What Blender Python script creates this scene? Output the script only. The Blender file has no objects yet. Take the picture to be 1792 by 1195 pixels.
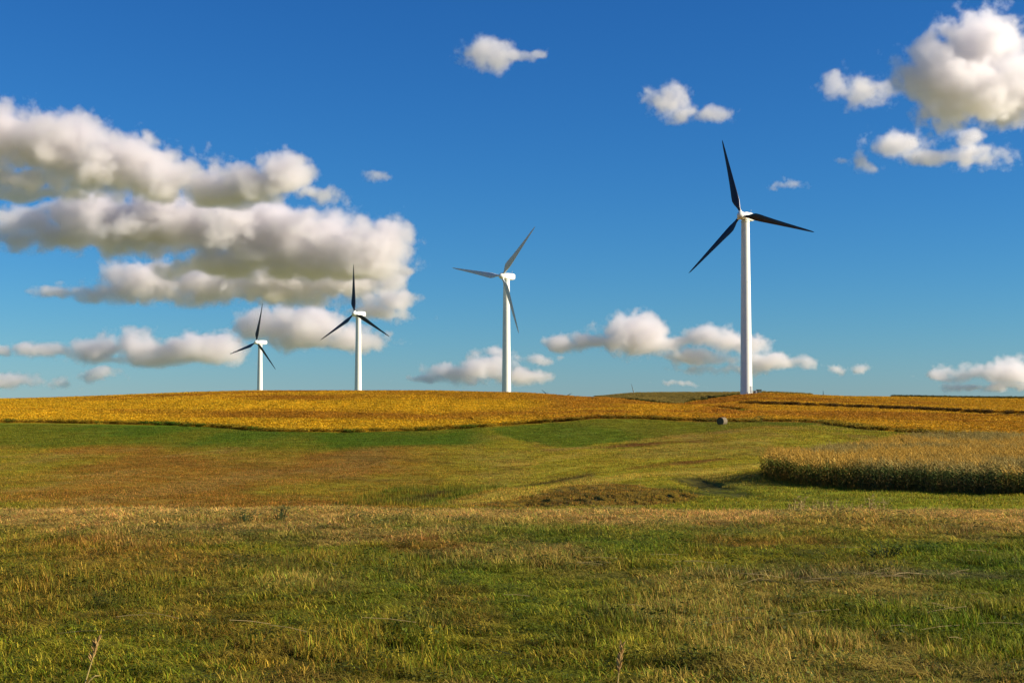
import bpy, math, random
import numpy as np
from mathutils import Vector, Matrix

S = bpy.context.scene
COL = S.collection
R = math.radians

# ------------------------------------------------------------------ camera
EYE = 2.2                      # metres above the grass
FPX = 2490.0                   # focal length in photograph pixels (1792 wide)
P = math.atan((697 - 597.5) / FPX)
cam = bpy.data.cameras.new('camera')
cam_ob = bpy.data.objects.new('camera', cam)
COL.objects.link(cam_ob)
S.camera = cam_ob
cam.sensor_width = 36
cam.lens = FPX / 1792 * 36
cam.clip_start = 0.1
cam.clip_end = 90000
cam_ob.location = (0, 0, EYE)
cam_ob.rotation_euler = (R(90) + P, 0, 0)

# ------------------------------------------------------------------ sky, sun, exposure
SUN_AZ, SUN_EL = R(99), R(25)
world = bpy.data.worlds.new('World')
S.world = world
world.use_nodes = True
wt = world.node_tree
bg = wt.nodes['Background']
sky = wt.nodes.new('ShaderNodeTexSky')
sky.sky_type = 'NISHITA'
sky.sun_disc = False
sky.sun_elevation = SUN_EL
sky.sun_rotation = SUN_AZ
sky.altitude = 0
sky.air_density = 1.0
sky.dust_density = 0.0
sky.ozone_density = 10.0
# deep polarised blue: a gentle tone curve per channel on the whole sky
sp_ = wt.nodes.new('ShaderNodeSeparateColor'); cb_ = wt.nodes.new('ShaderNodeCombineColor')
wt.links.new(sky.outputs[0], sp_.inputs[0])
for ch, (pw, gain) in enumerate(((1.42, 1.12), (1.2, 1.11), (1.0, 1.02))):
    m1 = wt.nodes.new('ShaderNodeMath'); m1.operation = 'MULTIPLY'; m1.inputs[1].default_value = .1
    m2 = wt.nodes.new('ShaderNodeMath'); m2.operation = 'POWER'; m2.inputs[1].default_value = pw
    m3 = wt.nodes.new('ShaderNodeMath'); m3.operation = 'MULTIPLY'; m3.inputs[1].default_value = 10 * gain
    wt.links.new(sp_.outputs[ch], m1.inputs[0]); wt.links.new(m1.outputs[0], m2.inputs[0]); wt.links.new(m2.outputs[0], m3.inputs[0])
    wt.links.new(m3.outputs[0], cb_.inputs[ch])
wt.links.new(cb_.outputs[0], bg.inputs[0])
bg.inputs[1].default_value = 0.058
sun = bpy.data.lights.new('sun', 'SUN')
sun.energy = 5.0
sun.angle = R(0.5)
sun.color = (1.0, 0.90, 0.74)
sun_ob = bpy.data.objects.new('sun', sun)
COL.objects.link(sun_ob)
sd = Vector((math.sin(SUN_AZ) * math.cos(SUN_EL), math.cos(SUN_AZ) * math.cos(SUN_EL), math.sin(SUN_EL)))
sun_ob.rotation_euler = sd.to_track_quat('Z', 'Y').to_euler()
vs = S.view_settings
vs.view_transform = 'Standard'
vs.look = 'None'
vs.exposure = 0.85
vs.gamma = 1
vs.use_curve_mapping = False
cy = S.cycles
cy.use_denoising = True
cy.max_bounces = 12
cy.diffuse_bounces = 3
cy.transmission_bounces = 3
cy.volume_bounces = 8
cy.volume_step_rate = 1.5
cy.volume_max_steps = 512

# ------------------------------------------------------------------ helpers
def ray(x, y):
    """world direction through a photograph pixel, scaled to depth 1"""
    a, b = (x - 896) / FPX, (597.5 - y) / FPX
    return Vector((a, math.cos(P) - b * math.sin(P), math.sin(P) + b * math.cos(P)))

def tag(o, label=None, cat=None, group=None, kind=None):
    if label: o['label'] = label
    if cat: o['category'] = cat
    if group: o['group'] = group
    if kind: o['kind'] = kind
    return o

def link(o, parent=None):
    COL.objects.link(o)
    if parent: o.parent = parent
    return o

def empty(name, loc, rz=0):
    o = bpy.data.objects.new(name, None)
    o.location = loc
    o.rotation_euler = (0, 0, rz)
    o.empty_display_size = 0.5
    return link(o)

def mesh_ob(name, verts, faces, mat, parent=None, smooth=True, cols=None, linked=True):
    me = bpy.data.meshes.new(name)
    me.from_pydata([tuple(v) for v in verts], [], [tuple(f) for f in faces])
    me.materials.append(mat)
    if smooth:
        me.polygons.foreach_set('use_smooth', [True] * len(me.polygons))
    if cols is not None:
        ca = me.color_attributes.new('Col', 'FLOAT_COLOR', 'POINT')
        c = np.ones((len(verts), 4), np.float32)
        c[:, :3] = cols
        ca.data.foreach_set('color', c.ravel())
    me.update()
    o = bpy.data.objects.new(name, me)
    if linked:
        link(o, parent)
    return o

class MB:
    def __init__(s): s.v, s.f = [], []
    def add(s, vs_, fs):
        n = len(s.v)
        s.v += [tuple(v) for v in vs_]
        s.f += [tuple(i + n for i in f) for f in fs]
    def box(s, c, d, rz=0, bevel=0.0):
        x, y, z = d[0] / 2, d[1] / 2, d[2] / 2
        M = Matrix.Translation(c) @ Matrix.Rotation(rz, 4, 'Z')
        b = min(bevel, x * .9, y * .9, z * .9)
        if b <= 0:
            pts = [(i * x, j * y, k * z) for k in (-1, 1) for j in (-1, 1) for i in (-1, 1)]
            s.add([M @ Vector(p) for p in pts], [(0, 2, 3, 1), (4, 5, 7, 6), (0, 1, 5, 4), (2, 6, 7, 3), (0, 4, 6, 2), (1, 3, 7, 5)])
            return
        pts = []
        for (zz, ins) in ((-z, b), (-z + b, 0), (z - b, 0), (z, b)):
            X, Y = x - ins, y - ins
            c_ = b * .6
            pts += [(X - c_, -Y, zz), (X, -Y + c_, zz), (X, Y - c_, zz), (X - c_, Y, zz), (-X + c_, Y, zz), (-X, Y - c_, zz), (-X, -Y + c_, zz), (-X + c_, -Y, zz)]
        fs = [tuple(range(7, -1, -1)), tuple(range(24, 32))]
        for r_ in range(3):
            for i in range(8):
                j = (i + 1) % 8
                fs.append((r_ * 8 + i, r_ * 8 + j, r_ * 8 + 8 + j, r_ * 8 + 8 + i))
        s.add([M @ Vector(p) for p in pts], fs)
    def rings(s, rings, cap=True):
        """rings: list of equal-length point loops"""
        n = len(rings[0])
        fs = []
        for a in range(len(rings) - 1):
            for i in range(n):
                j = (i + 1) % n
                fs.append((a * n + i, a * n + j, a * n + n + j, a * n + n + i))
        if cap:
            fs.append(tuple(range(n - 1, -1, -1)))
            fs.append(tuple(range((len(rings) - 1) * n, len(rings) * n)))
        s.add([p for r_ in rings for p in r_], fs)
    def lathe(s, prof, n=48, cap=True, M=None):
        M = M or Matrix.Identity(4)
        s.rings([[M @ Vector((r_ * math.cos(2 * math.pi * i / n), r_ * math.sin(2 * math.pi * i / n), z)) for i in range(n)] for r_, z in prof], cap)
    def tube(s, pts, rad, n=6):
        pts = [Vector(p) for p in pts]
        rs = rad if isinstance(rad, (list, tuple)) else [rad] * len(pts)
        loops = []
        for i, p in enumerate(pts):
            t = (pts[min(i + 1, len(pts) - 1)] - pts[max(i - 1, 0)]).normalized()
            q = t.to_track_quat('Z', 'Y')
            loops.append([p + q @ Vector((math.cos(2 * math.pi * k / n), math.sin(2 * math.pi * k / n), 0)) * rs[i] for k in range(n)])
        s.rings(loops)
    def build(s, name, mat, parent=None, smooth=True):
        o = mesh_ob(name, s.v, s.f, mat, parent, smooth)
        if smooth:
            try:
                o.data.set_sharp_from_angle(angle=R(35))
            except Exception:
                pass
        return o

def mat(name, color, rough=0.6, noise=0.0, scale=3.0, spec=0.5, bump=0.0):
    m = bpy.data.materials.new(name)
    m.use_nodes = True
    t = m.node_tree
    b = t.nodes['Principled BSDF']
    b.inputs['Roughness'].default_value = rough
    b.inputs['Specular IOR Level'].default_value = spec
    b.inputs['Base Color'].default_value = (*color, 1)
    if noise or bump:
        tc = t.nodes.new('ShaderNodeTexCoord')
        n = t.nodes.new('ShaderNodeTexNoise')
        n.inputs['Scale'].default_value = scale
        n.inputs['Detail'].default_value = 6
        t.links.new(tc.outputs['Object'], n.inputs['Vector'])
        if noise:
            mr = t.nodes.new('ShaderNodeMapRange')
            mr.inputs[1].default_value, mr.inputs[2].default_value = .3, .7
            mr.inputs[3].default_value, mr.inputs[4].default_value = 1 - noise, 1 + noise
            mx = t.nodes.new('ShaderNodeVectorMath'); mx.operation = 'SCALE'
            mx.inputs[0].default_value = color
            t.links.new(n.outputs[0], mr.inputs[0])
            t.links.new(mr.outputs[0], mx.inputs['Scale'])
            t.links.new(mx.outputs[0], b.inputs['Base Color'])
        if bump:
            bp = t.nodes.new('ShaderNodeBump')
            bp.inputs['Strength'].default_value = bump
            t.links.new(n.outputs[0], bp.inputs['Height'])
            t.links.new(bp.outputs[0], b.inputs['Normal'])
    return m

# value noise on a lattice (numpy)
_tab = np.random.RandomState(7).rand(8, 256, 256).astype(np.float64)
def vnoise(x, y, seed=0):
    xi, yi = np.floor(x).astype(np.int64), np.floor(y).astype(np.int64)
    fx, fy = x - xi, y - yi
    fx, fy = fx * fx * (3 - 2 * fx), fy * fy * (3 - 2 * fy)
    t = _tab[seed % 8]
    g = lambda a, b: t[(a + seed * 37) & 255, b & 255]
    return (g(xi, yi) * (1 - fx) + g(xi + 1, yi) * fx) * (1 - fy) + (g(xi, yi + 1) * (1 - fx) + g(xi + 1, yi + 1) * fx) * fy
def fbm(x, y, scale, octv=4, seed=0):
    """0..1 noise, features about `scale` metres wide"""
    x, y = np.asarray(x, float) / scale, np.asarray(y, float) / scale
    s = a = 0.0
    amp = 1.0
    for o in range(octv):
        s = s + amp * vnoise(x * 2 ** o + 17.3 * o, y * 2 ** o + 5.1 * o, seed + o)
        a += amp
        amp *= 0.55
    return s / a
def sstep(a, b, x):
    t = np.clip((np.asarray(x, float) - a) / (b - a), 0, 1)
    return t * t * (3 - 2 * t)

# ------------------------------------------------------------------ the lie of the land
# surveyed rows: distance ahead -> where the ground stands at that distance for bearings u
U = np.array([-300, 0, 450, 750, 900, 1050, 1200, 1335, 1500, 1792, 2100], float)
ROWS = {
    90:  [890, 890, 890, 894, 890, 886, 882, 874, 870, 867, 866],
    100: [880, 880, 880, 888, 884, 866, 868, 860, 860, 860, 860],
    115: [866, 866, 868, 874, 860, 850, 850, 838, 846, 852, 852],
    140: [845, 845, 848, 852, 846, 835, 830, 822, 824, 828, 828],
    180: [814, 815, 818, 818, 814, 806, 798, 790, 792, 798, 798],
    230: [778, 780, 783, 780, 779, 773, 764, 755, 760, 770, 772],
    300: [740, 741, 753, 754, 746, 736, 740, 737, 742, 750, 752],
    350: [726, 726, 730, 731, 727, 720, 722, 726, 729, 732, 734],
    400: [716, 716, 711, 712, 713, 708, 711, 718, 719, 720, 722],
    450: [708, 708, 697, 697, 700, 699, 713, 708, 710, 712, 713],
    520: [701, 701, 687, 687, 690, 699, 704, 691, 697, 701, 703],
    600: [706, 706, 690, 690, 693, 694, 692.5, 693, 699, 705, 706],
    700: [714, 714, 700, 700, 702, 702, 698, 699, 705, 710, 711],
    1000: [714, 714, 708, 708, 708, 708, 706, 706, 708, 710, 710],
}
YS = [0, 12, 25, 40, 55, 70] + list(ROWS) + [2000, 8000, 60000]
def _row(u_list, D):
    return [D * (ray(896, v).z / ray(896, v).y) for v in u_list]
ZT = []
for D in YS:
    if D <= 70:
        z = {0: -2.2, 12: -2.34, 25: -2.64, 40: -3.27, 55: -4.6, 70: -5.9}[D]
        ZT.append([z] * len(U))
    elif D >= 2000:
        ZT.append([{2000: -12, 8000: -25, 60000: -60}[D]] * len(U))
    else:
        ZT.append(_row(ROWS[D], D))
ZT = np.array(ZT)
YS = np.array(YS, float)
def pchip_slopes(x, y):
    h = np.diff(x)
    hh = h.reshape((-1,) + (1,) * (y.ndim - 1))
    d = np.diff(y, axis=0) / hh
    m = np.zeros_like(y)
    ok = d[1:] * d[:-1] > 0
    w1, w2 = 2 * hh[1:] + hh[:-1], hh[1:] + 2 * hh[:-1]
    with np.errstate(divide='ignore', invalid='ignore'):
        mm = (w1 + w2) / (w1 / d[:-1] + w2 / d[1:])
    m[1:-1] = np.where(ok, mm, 0)
    m[0], m[-1] = d[0], d[-1]
    return m
LY = np.log(YS + 10)
MS = pchip_slopes(LY, ZT)
def terrain0(X, Y):
    X, Y = np.asarray(X, float), np.asarray(Y, float)
    th = np.arctan2(X, Y)
    r_ = np.hypot(X, Y)
    D = r_ * np.cos(np.minimum(np.abs(th), R(21)))
    u = 896 + FPX * np.tan(np.clip(th, -R(24), R(24)))
    ly = np.log(D + 10)
    i = np.clip(np.searchsorted(LY, ly) - 1, 0, len(LY) - 2)
    h = LY[i + 1] - LY[i]
    t = (ly - LY[i]) / h
    uu = np.clip(u, U[0], U[-1] - 1e-6)
    k = np.clip(np.searchsorted(U, uu, side='right') - 1, 0, len(U) - 2)
    s = (uu - U[k]) / (U[k + 1] - U[k])
    s = s * s * (3 - 2 * s) * .6 + s * .4
    def col(kk):
        a, b, ma, mb = ZT[i, kk], ZT[i + 1, kk], MS[i, kk], MS[i + 1, kk]
        t2, t3 = t * t, t * t * t
        return a * (2 * t3 - 3 * t2 + 1) + ma * h * (t3 - 2 * t2 + t) + b * (3 * t2 - 2 * t3) + mb * h * (t3 - t2)
    return col(k) * (1 - s) + col(k + 1) * s

def to_px(X, Y, Z):
    """where a world point falls in the photograph (used to survey, at build time)"""
    zr = np.asarray(Z) - EYE
    d = Y * math.cos(P) + zr * math.sin(P)
    return 896 + FPX * X / d, 597.5 - FPX * (-Y * math.sin(P) + zr * math.cos(P)) / d

def terrain(X, Y):
    """ground height, world z"""
    X, Y = np.asarray(X, float), np.asarray(Y, float)
    z = terrain0(X, Y) + EYE
    r_ = np.hypot(X, Y)
    near = 1 - sstep(45, 70, r_)
    mid = sstep(60, 90, r_) * (1 - sstep(280, 320, r_))
    z = z + near * ((fbm(X, Y, 3.0, 3, 1) - .5) * .16 + (fbm(X, Y, 9.0, 2, 2) - .5) * .22)
    z = z + mid * ((fbm(X, Y, 14.0, 3, 3) - .5) * .5 + (fbm(X, Y, 3.0, 2, 4) - .5) * .18)
    # erosion rills on the cut bank
    u = 896 + FPX * X / np.maximum(Y, 1)
    bank = sstep(880, 930, u) * (1 - sstep(1180, 1260, u)) * sstep(88, 93, Y) * (1 - sstep(101, 108, Y))
    z = z - bank * .32 * np.abs(np.sin((X + .2 * (Y - 90)) * 2.2 + 2.6 * fbm(X, Y, 4.0, 2, 5))) ** .7
    z = z + terrace(X, Y)
    # wheel ruts curving round the corn
    z = z - .22 * rut(X, Y)
    return z

def seg_dist(X, Y, pts):
    d = np.full(np.shape(X), 1e9)
    for (x0, y0), (x1, y1) in zip(pts[:-1], pts[1:]):
        dx, dy = x1 - x0, y1 - y0
        t = np.clip(((X - x0) * dx + (Y - y0) * dy) / (dx * dx + dy * dy), 0, 1)
        d = np.minimum(d, np.hypot(X - x0 - t * dx, Y - y0 - t * dy))
    return d

def uY(u, Y): return ((u - 896) / FPX * Y, Y)

def ground_at(u, v, y0=84, y1=640):
    """ground point seen at a photograph pixel, by marching along the sight line"""
    d = ray(u, v)
    yy = np.arange(y0, y1, .5)
    xx, zz = d.x / d.y * yy, d.z / d.y * yy
    zt = terrain0(xx, yy)
    hit = np.nonzero(zz <= zt)[0]
    j = hit[0] if len(hit) else int(np.argmin(zz - zt))
    return float(xx[j]), float(yy[j])

def path_px(pts, **k):
    return [ground_at(u, v, **k) for u, v in pts]

TERR = [uY(1255, 432)] + [ground_at(a, b) for a, b in ((1290, 709), (1340, 710), (1400, 712), (1500, 716), (1600, 720), (1700, 725), (1792, 729), (1950, 735))]
TU = np.array([896 + FPX * p_[0] / p_[1] for p_ in TERR]); TY = np.array([p_[1] for p_ in TERR])
def terr_off(X, Y):
    u = 896 + FPX * X / np.maximum(Y, 1)
    return Y - np.interp(u, TU, TY), sstep(1255, 1330, u)
def terrace(X, Y):
    d, on = terr_off(X, Y)
    return on * .6 * (sstep(-1.5, 1.0, d) * (1 - sstep(4, 70, d)) - .5 * (sstep(-12, -2, d) * (1 - sstep(-1.5, 1.0, d))))

RUTS = [path_px([(1180, 838), (1215, 846), (1250, 858), (1300, 866), (1400, 870), (1500, 875), (1640, 883)]),
        path_px([(1150, 848), (1200, 856), (1240, 866), (1330, 874), (1450, 881), (1600, 886)]),
        path_px([(1205, 836), (1250, 848), (1300, 857), (1420, 863)])]
def rut(X, Y):
    d = np.full(np.shape(X), 1e9)
    sel = (Y > 80) & (Y < 150) & (X > 0) & (X < 60)
    if np.any(sel):
        q = np.full(np.sum(sel), 1e9)
        for r_ in RUTS:
            q = np.minimum(q, seg_dist(np.asarray(X)[sel], np.asarray(Y)[sel], r_))
        d = d.copy(); d[sel] = q
    return 1 - sstep(.3, 1.1, d)

def in_poly(X, Y, poly):
    X, Y = np.asarray(X), np.asarray(Y)
    c = np.zeros(X.shape, bool)
    n = len(poly)
    for i in range(n):
        x0, y0 = poly[i]; x1, y1 = poly[(i + 1) % n]
        if y0 == y1: continue
        m = ((y0 > Y) != (y1 > Y)) & (X < (x1 - x0) * (Y - y0) / (y1 - y0) + x0)
        c ^= m
    return c

# fields, as polygons on the ground
SOY_EDGE = path_px([(-300, 742), (-100, 741), (0, 740), (150, 742), (300, 744), (400, 750), (480, 756), (600, 757), (680, 755), (780, 752), (860, 747), (930, 742), (1000, 737), (1060, 733), (1140, 734), (1240, 738), (1322, 739)])
SOY_HILL = SOY_EDGE + [uY(1330, 350), uY(1230, 385), uY(1170, 420), uY(1100, 450), uY(1030, 500), uY(960, 545), uY(600, 570), uY(-300, 570)]
SOY_FAR = path_px([(1345, 738), (1400, 739), (1440, 741)]) + path_px([(1500, 751), (1600, 758), (1700, 764)]) + [uY(1900, 235), uY(2200, 235), uY(2200, 520), uY(1800, 528), uY(1560, 545), uY(1420, 560), uY(1360, 548), uY(1330, 545), uY(1200, 500), uY(1195, 460), uY(1300, 395)]
CORN = [uY(1335, 115), uY(1400, 109), uY(1500, 103), uY(1650, 97), uY(1792, 92), (60, 86), (75, 130), (85, 200), uY(1750, 205), uY(1600, 192), uY(1480, 165), uY(1390, 138), uY(1345, 122)]
CORN_FAR = [uY(1060, 505), uY(1120, 470), uY(1185, 455), uY(1205, 510), uY(1300, 545), uY(1420, 560), uY(1420, 590), uY(1200, 620), uY(1040, 600)]
CORN_RIGHT = [uY(1560, 548), uY(1800, 530), uY(2200, 522), uY(2200, 545), uY(1800, 550), uY(1560, 565)]
GREEN_R = path_px([(858, 752), (900, 744), (1000, 738), (1060, 734), (1140, 735), (1240, 739), (1330, 738), (1430, 741), (1390, 746), (1300, 750), (1200, 759), (1130, 770), (1060, 777), (990, 783), (930, 776), (880, 763)])
GULLY = path_px([(590, 888), (640, 868), (700, 852), (790, 848), (880, 850), (850, 858), (800, 872), (790, 888)])
FRINGE = path_px([(780, 890), (800, 874), (850, 860), (905, 850), (925, 856), (880, 868), (845, 890)])
BANK = path_px([(800, 890), (850, 873), (900, 863), (960, 851), (1040, 844), (1120, 846), (1180, 855), (1235, 872), (1160, 884), (1050, 889), (930, 889)])
VERGE = path_px([(1500, 752), (1390, 748), (1300, 753), (1200, 763), (1130, 773), (1060, 782), (1000, 786)])
TRACK = path_px([(800, 884), (900, 862), (1000, 846), (1100, 836), (1250, 826), (1330, 812)])

SWATHS = [  # (line, half width m, colour, strength)
    (path_px([(700, 880), (780, 862), (907, 851), (1000, 838), (1046, 829)]), 1.1, (.07, .05, .010), .9),
    (path_px([(842, 877), (929, 856), (1007, 847), (1123, 832), (1237, 825), (1330, 814)]), 2.3, (.42, .33, .04), .95),
    (path_px([(1095, 780), (1140, 777), (1200, 773)]), 3.4, (.15, .07, .014), .9),
    (path_px([(1120, 822), (1180, 812), (1253, 803)]), 1.9, (.17, .08, .014), .9),
    (path_px([(880, 815), (960, 805), (1060, 790), (1180, 781), (1330, 770)]), 2.6, (.40, .30, .04), .7),
    (path_px([(870, 836), (960, 826), (1040, 815), (1160, 803), (1300, 790)]), 1.8, (.36, .30, .03), .7),
    (path_px([(600, 800), (720, 806), (820, 812), (900, 820)]), 1.8, (.13, .085, .014), .5),
    (path_px([(560, 836), (660, 842), (760, 838)]), 1.2, (.12, .08, .014), .5),
    (path_px([(0, 838), (160, 832), (330, 836), (520, 845)]), 1.6, (.33, .22, .04), .4),
    (path_px([(60, 868), (220, 860), (420, 864), (560, 872)]), 1.2, (.13, .075, .014), .45),
    (path_px([(0, 800), (200, 796), (400, 803), (560, 812)]), 2.2, (.34, .23, .04), .35),
    (path_px([(250, 812), (420, 818), (560, 826)]), 1.4, (.12, .075, .014), .4),
]
def swaths(h, X, Y, nz):
    sel = (Y > 80) & (Y < 320) & (np.abs(X) < .5 * Y)
    if not np.any(sel): return h
    xs, ys, hs2, n_ = X[sel], Y[sel], h[sel], nz[sel]
    for line, w, colr, st in SWATHS:
        d = seg_dist(xs + 1.2 * (n_ - .5) * w, ys + 9 * (n_ - .5), line)
        hs2 = lerp(hs2, np.array(colr) * 1.0, st * (1 - sstep(w * .5, w * 1.5, d)) * (.6 + .4 * sstep(.35, .6, n_)))
    h = h.copy(); h[sel] = hs2
    return h

def lerp(a, b, t):
    t = np.asarray(t)[..., None]
    return np.asarray(a) * (1 - t) + np.asarray(b) * t

# colours of what grows (linear)
C_GREEN = np.array((.135, .190, .010))
C_LUSH = np.array((.070, .140, .006))
C_OLIVE = np.array((.238, .225, .013))
C_STRAW = np.array((.440, .310, .070))
C_BROWN = np.array((.250, .145, .016))
C_RUST = np.array((.270, .135, .022))
C_DARK = np.array((.055, .050, .016))
C_SOY = np.array((.650, .375, .013))
C_SOYR = np.array((.400, .160, .012))
C_CORN = np.array((.490, .320, .050))

def cover_colour(X, Y):
    """what colour the ground cover is at a place on the ground"""
    X, Y = np.asarray(X, float), np.asarray(Y, float)
    r_ = np.hypot(X, Y)
    u = 896 + FPX * X / np.maximum(Y, 1)
    # foreground meadow
    n1, n2, n3 = fbm(X, Y * .55, 2.6, 4, 1), fbm(X, Y * .5, 5.5, 3, 2), fbm(X, Y * .6, 1.3, 3, 3)
    c = lerp(C_GREEN, C_OLIVE, sstep(.3, .62, n2))
    c = lerp(c, C_STRAW * .85, .7 * sstep(.45, .70, n1))
    c = lerp(c, C_RUST, .6 * sstep(.52, .74, fbm(X + 40, Y * .45, 2.4, 4, 4)))
    c = lerp(c, C_DARK, .55 * sstep(.60, .74, n3))
    c = lerp(c, C_STRAW * 1.15, .78 * sstep(26, 40, r_))
    c = lerp(c, np.array((.17, .14, .075)), .6 * np.exp(-((Y - (20.3 - .02 * X)) / .55) ** 2) * sstep(2.2, 3.2, X) * (1 - sstep(6.6, 7.6, X)))
    c = lerp(c, C_GREEN, .35 * (1 - sstep(20, 28, r_)))
    # hay field on the slope
    m1, m2, m3 = fbm(X, Y * .35, 16, 4, 5), fbm(X, Y * .3, 34, 3, 6), fbm(X, Y * .5, 5, 4, 7)
    h = lerp(C_BROWN * 1.05, C_OLIVE, .75 * sstep(.42, .66, m1))
    right = sstep(620, 900, u)
    h = lerp(h, lerp(C_OLIVE * 1.15, C_BROWN * 1.1, .6 * sstep(.48, .68, m1)), right * .85)
    h = lerp(h, C_GREEN * 1.1, right * .35 * sstep(.45, .65, m2))
    h = lerp(h, C_RUST * .72, .3 * (1 - right) * sstep(.45, .65, m2))
    h = lerp(h, C_BROWN * .62, .45 * sstep(.55, .75, m3))
    m4 = fbm(X, Y * .6, 2.2, 3, 1)
    h = h * (.72 + .56 * m4)[..., None]
    h = lerp(h, C_STRAW * .62, .4 * sstep(.5, .7, fbm(X + 9, Y * .22, 7, 4, 4)))
    # green strip under the soybeans on the left
    gs = sstep(215, 240, Y + 14 * (m2 - .5) + 10 * (m1 - .5)) * (1 - sstep(800, 900, u))
    green = lerp(C_LUSH, C_OLIVE * .8, .55 * sstep(.42, .62, fbm(X, Y * .25, 20, 4, 2)))
    h = lerp(h, green, gs * .92)
    h = lerp(h, green, .75 * in_poly(X + 1.5 * (m3 - .5), Y + 14 * (m3 - .5), GREEN_R))
    low = sstep(1050, 1200, u) * (1 - sstep(104, 118, Y)) 
    h = lerp(h, lerp(C_GREEN * 1.25, C_OLIVE, m1), low * .8)
    h = lerp(h, lerp(C_GREEN * 1.2, C_OLIVE, m1), .6 * (1 - sstep(0, 140, u)) * (1 - sstep(98, 108, Y)))
    gul = in_poly(X + 3 * (m3 - .5), Y + 6 * (m3 - .5), GULLY)
    h = lerp(h, lerp(C_LUSH * .8, C_OLIVE * .6, sstep(.4, .6, m3)), gul * .7)
    h = lerp(h, C_RUST * .95, .55 * in_poly(X + 3 * (m3 - .5), Y + 6 * (m3 - .5), FRINGE))
    bnk = in_poly(X + 2 * (m3 - .5), Y + 2 * (m3 - .5), BANK)
    rill = sstep(.25, .75, .5 + .5 * np.sin((X + .2 * (Y - 90)) * 4.4 + 5.2 * fbm(X, Y, 4.0, 2, 5)))
    h = lerp(h, lerp(C_BROWN * 1.1, C_DARK * .9, rill * .8), bnk * .85)
    side = (1 - sstep(1, 3.5, seg_dist(X, Y, TRACK))) * (.5 + m1 * .8)
    tan = (1 - sstep(1, 7, seg_dist(X, Y, VERGE))) * sstep(.3, .6, m3)
    h = lerp(h, C_STRAW * .7, tan * .7)
    h = lerp(h, lerp(C_STRAW * .75, C_OLIVE, m3), side * .8)
    h = swaths(h, X, Y, m3)
    h = lerp(h, C_DARK * .9, rut(X, Y) * .75)
    c = lerp(c, h, sstep(50, 66, r_))
    # soybeans
    sy = in_poly(X, Y, SOY_HILL) | in_poly(X, Y, SOY_FAR)
    s = lerp(C_SOY, C_SOYR, .8 * sstep(.50, .66, fbm(X * .45, Y * .8, 40, 4, 3)))
    s = lerp(s, C_SOYR, .55 * sstep(420, 450, Y) * sstep(250, 450, u) * (1 - sstep(1300, 1400, u)))
    s = lerp(s, C_SOYR * 1.1, .75 * sstep(900, 1000, u) * (1 - sstep(1280, 1340, u)))
    s = lerp(s, C_SOY * 1.12, .6 * sstep(.55, .7, fbm(X * .6, Y, 18, 3, 1)))
    s = s * (.78 + .40 * fbm(X, Y * .07, 2.2, 3, 6))[..., None]
    s = lerp(s, C_SOYR * 1.05, .35 * sstep(1150, 1300, u))
    edge = sy * (1 - sstep(1.5, 4.5, np.minimum(seg_dist(X, Y, SOY_EDGE), seg_dist(X, Y, SOY_FAR[:6]))))
    s = lerp(s, np.array((.16, .14, .012)), edge * .65)
    td, ton = terr_off(X, Y)
    s = lerp(s, np.array((.10, .055, .015)), ton * (np.abs(td) < 3.5) * .85)  # dark soil of the terrace face, with the step's shadow line painted in
    c = lerp(c, s, sy * 1.0)
    far = sstep(560, 700, r_) * (1 - sy)
    c = lerp(c, C_OLIVE, far * .6)
    cf = in_poly(X, Y, CORN_FAR) | in_poly(X, Y, CORN_RIGHT) | in_poly(X, Y, CORN)
    c = lerp(c, C_OLIVE * .7, cf * .8)
    return c

# ------------------------------------------------------------------ ground sheet
ang = np.concatenate([np.arange(-180, -32, 4.0), np.arange(-32, -24, .5), np.arange(-24, 24, .11), np.arange(24, 32, .5), np.arange(32, 180, 4.0)])
rad = np.concatenate([[0.05, 1, 2, 3.5, 5, 6.5], 8 * np.exp(np.arange(0, math.log(720 / 8), .0105)), [760, 820, 900, 1000, 1200, 1500, 2000, 3000, 5000, 8000, 14000, 30000, 60000]])
AA, RR = np.meshgrid(np.radians(ang), rad)
GX, GY = RR * np.sin(AA), RR * np.cos(AA)
GZ = terrain(GX, GY)
nr, na = GX.shape
verts = np.stack([GX, GY, GZ], -1).reshape(-1, 3)
i, j = np.meshgrid(np.arange(nr - 1), np.arange(na), indexing='ij')
j2 = (j + 1) % na
faces = np.stack([i * na + j, i * na + j2, (i + 1) * na + j2, (i + 1) * na + j], -1).reshape(-1, 4)[:, ::-1]
me = bpy.data.meshes.new('ground')
me.vertices.add(len(verts)); me.vertices.foreach_set('co', verts.ravel())
me.loops.add(faces.size); me.loops.foreach_set('vertex_index', faces.ravel())
me.polygons.add(len(faces))
me.polygons.foreach_set('loop_start', np.arange(0, faces.size, 4))
me.polygons.foreach_set('use_smooth', np.ones(len(faces), bool))
me.update(calc_edges=True)
me.validate()
gc = cover_colour(GX.ravel(), GY.ravel())
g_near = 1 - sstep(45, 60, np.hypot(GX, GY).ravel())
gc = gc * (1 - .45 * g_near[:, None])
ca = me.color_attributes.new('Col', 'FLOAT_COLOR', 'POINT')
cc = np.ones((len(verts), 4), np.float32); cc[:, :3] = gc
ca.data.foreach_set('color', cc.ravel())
gm = bpy.data.materials.new('ground_soil_and_cover'); gm.use_nodes = True
t = gm.node_tree; b = t.nodes['Principled BSDF']
b.inputs['Roughness'].default_value = 1; b.inputs['Specular IOR Level'].default_value = .05
at = t.nodes.new('ShaderNodeAttribute'); at.attribute_name = 'Col'
geo = t.nodes.new('ShaderNodeNewGeometry')
mx = t.nodes.new('ShaderNodeVectorMath'); mx.operation = 'SCALE'
prev = None
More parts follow.
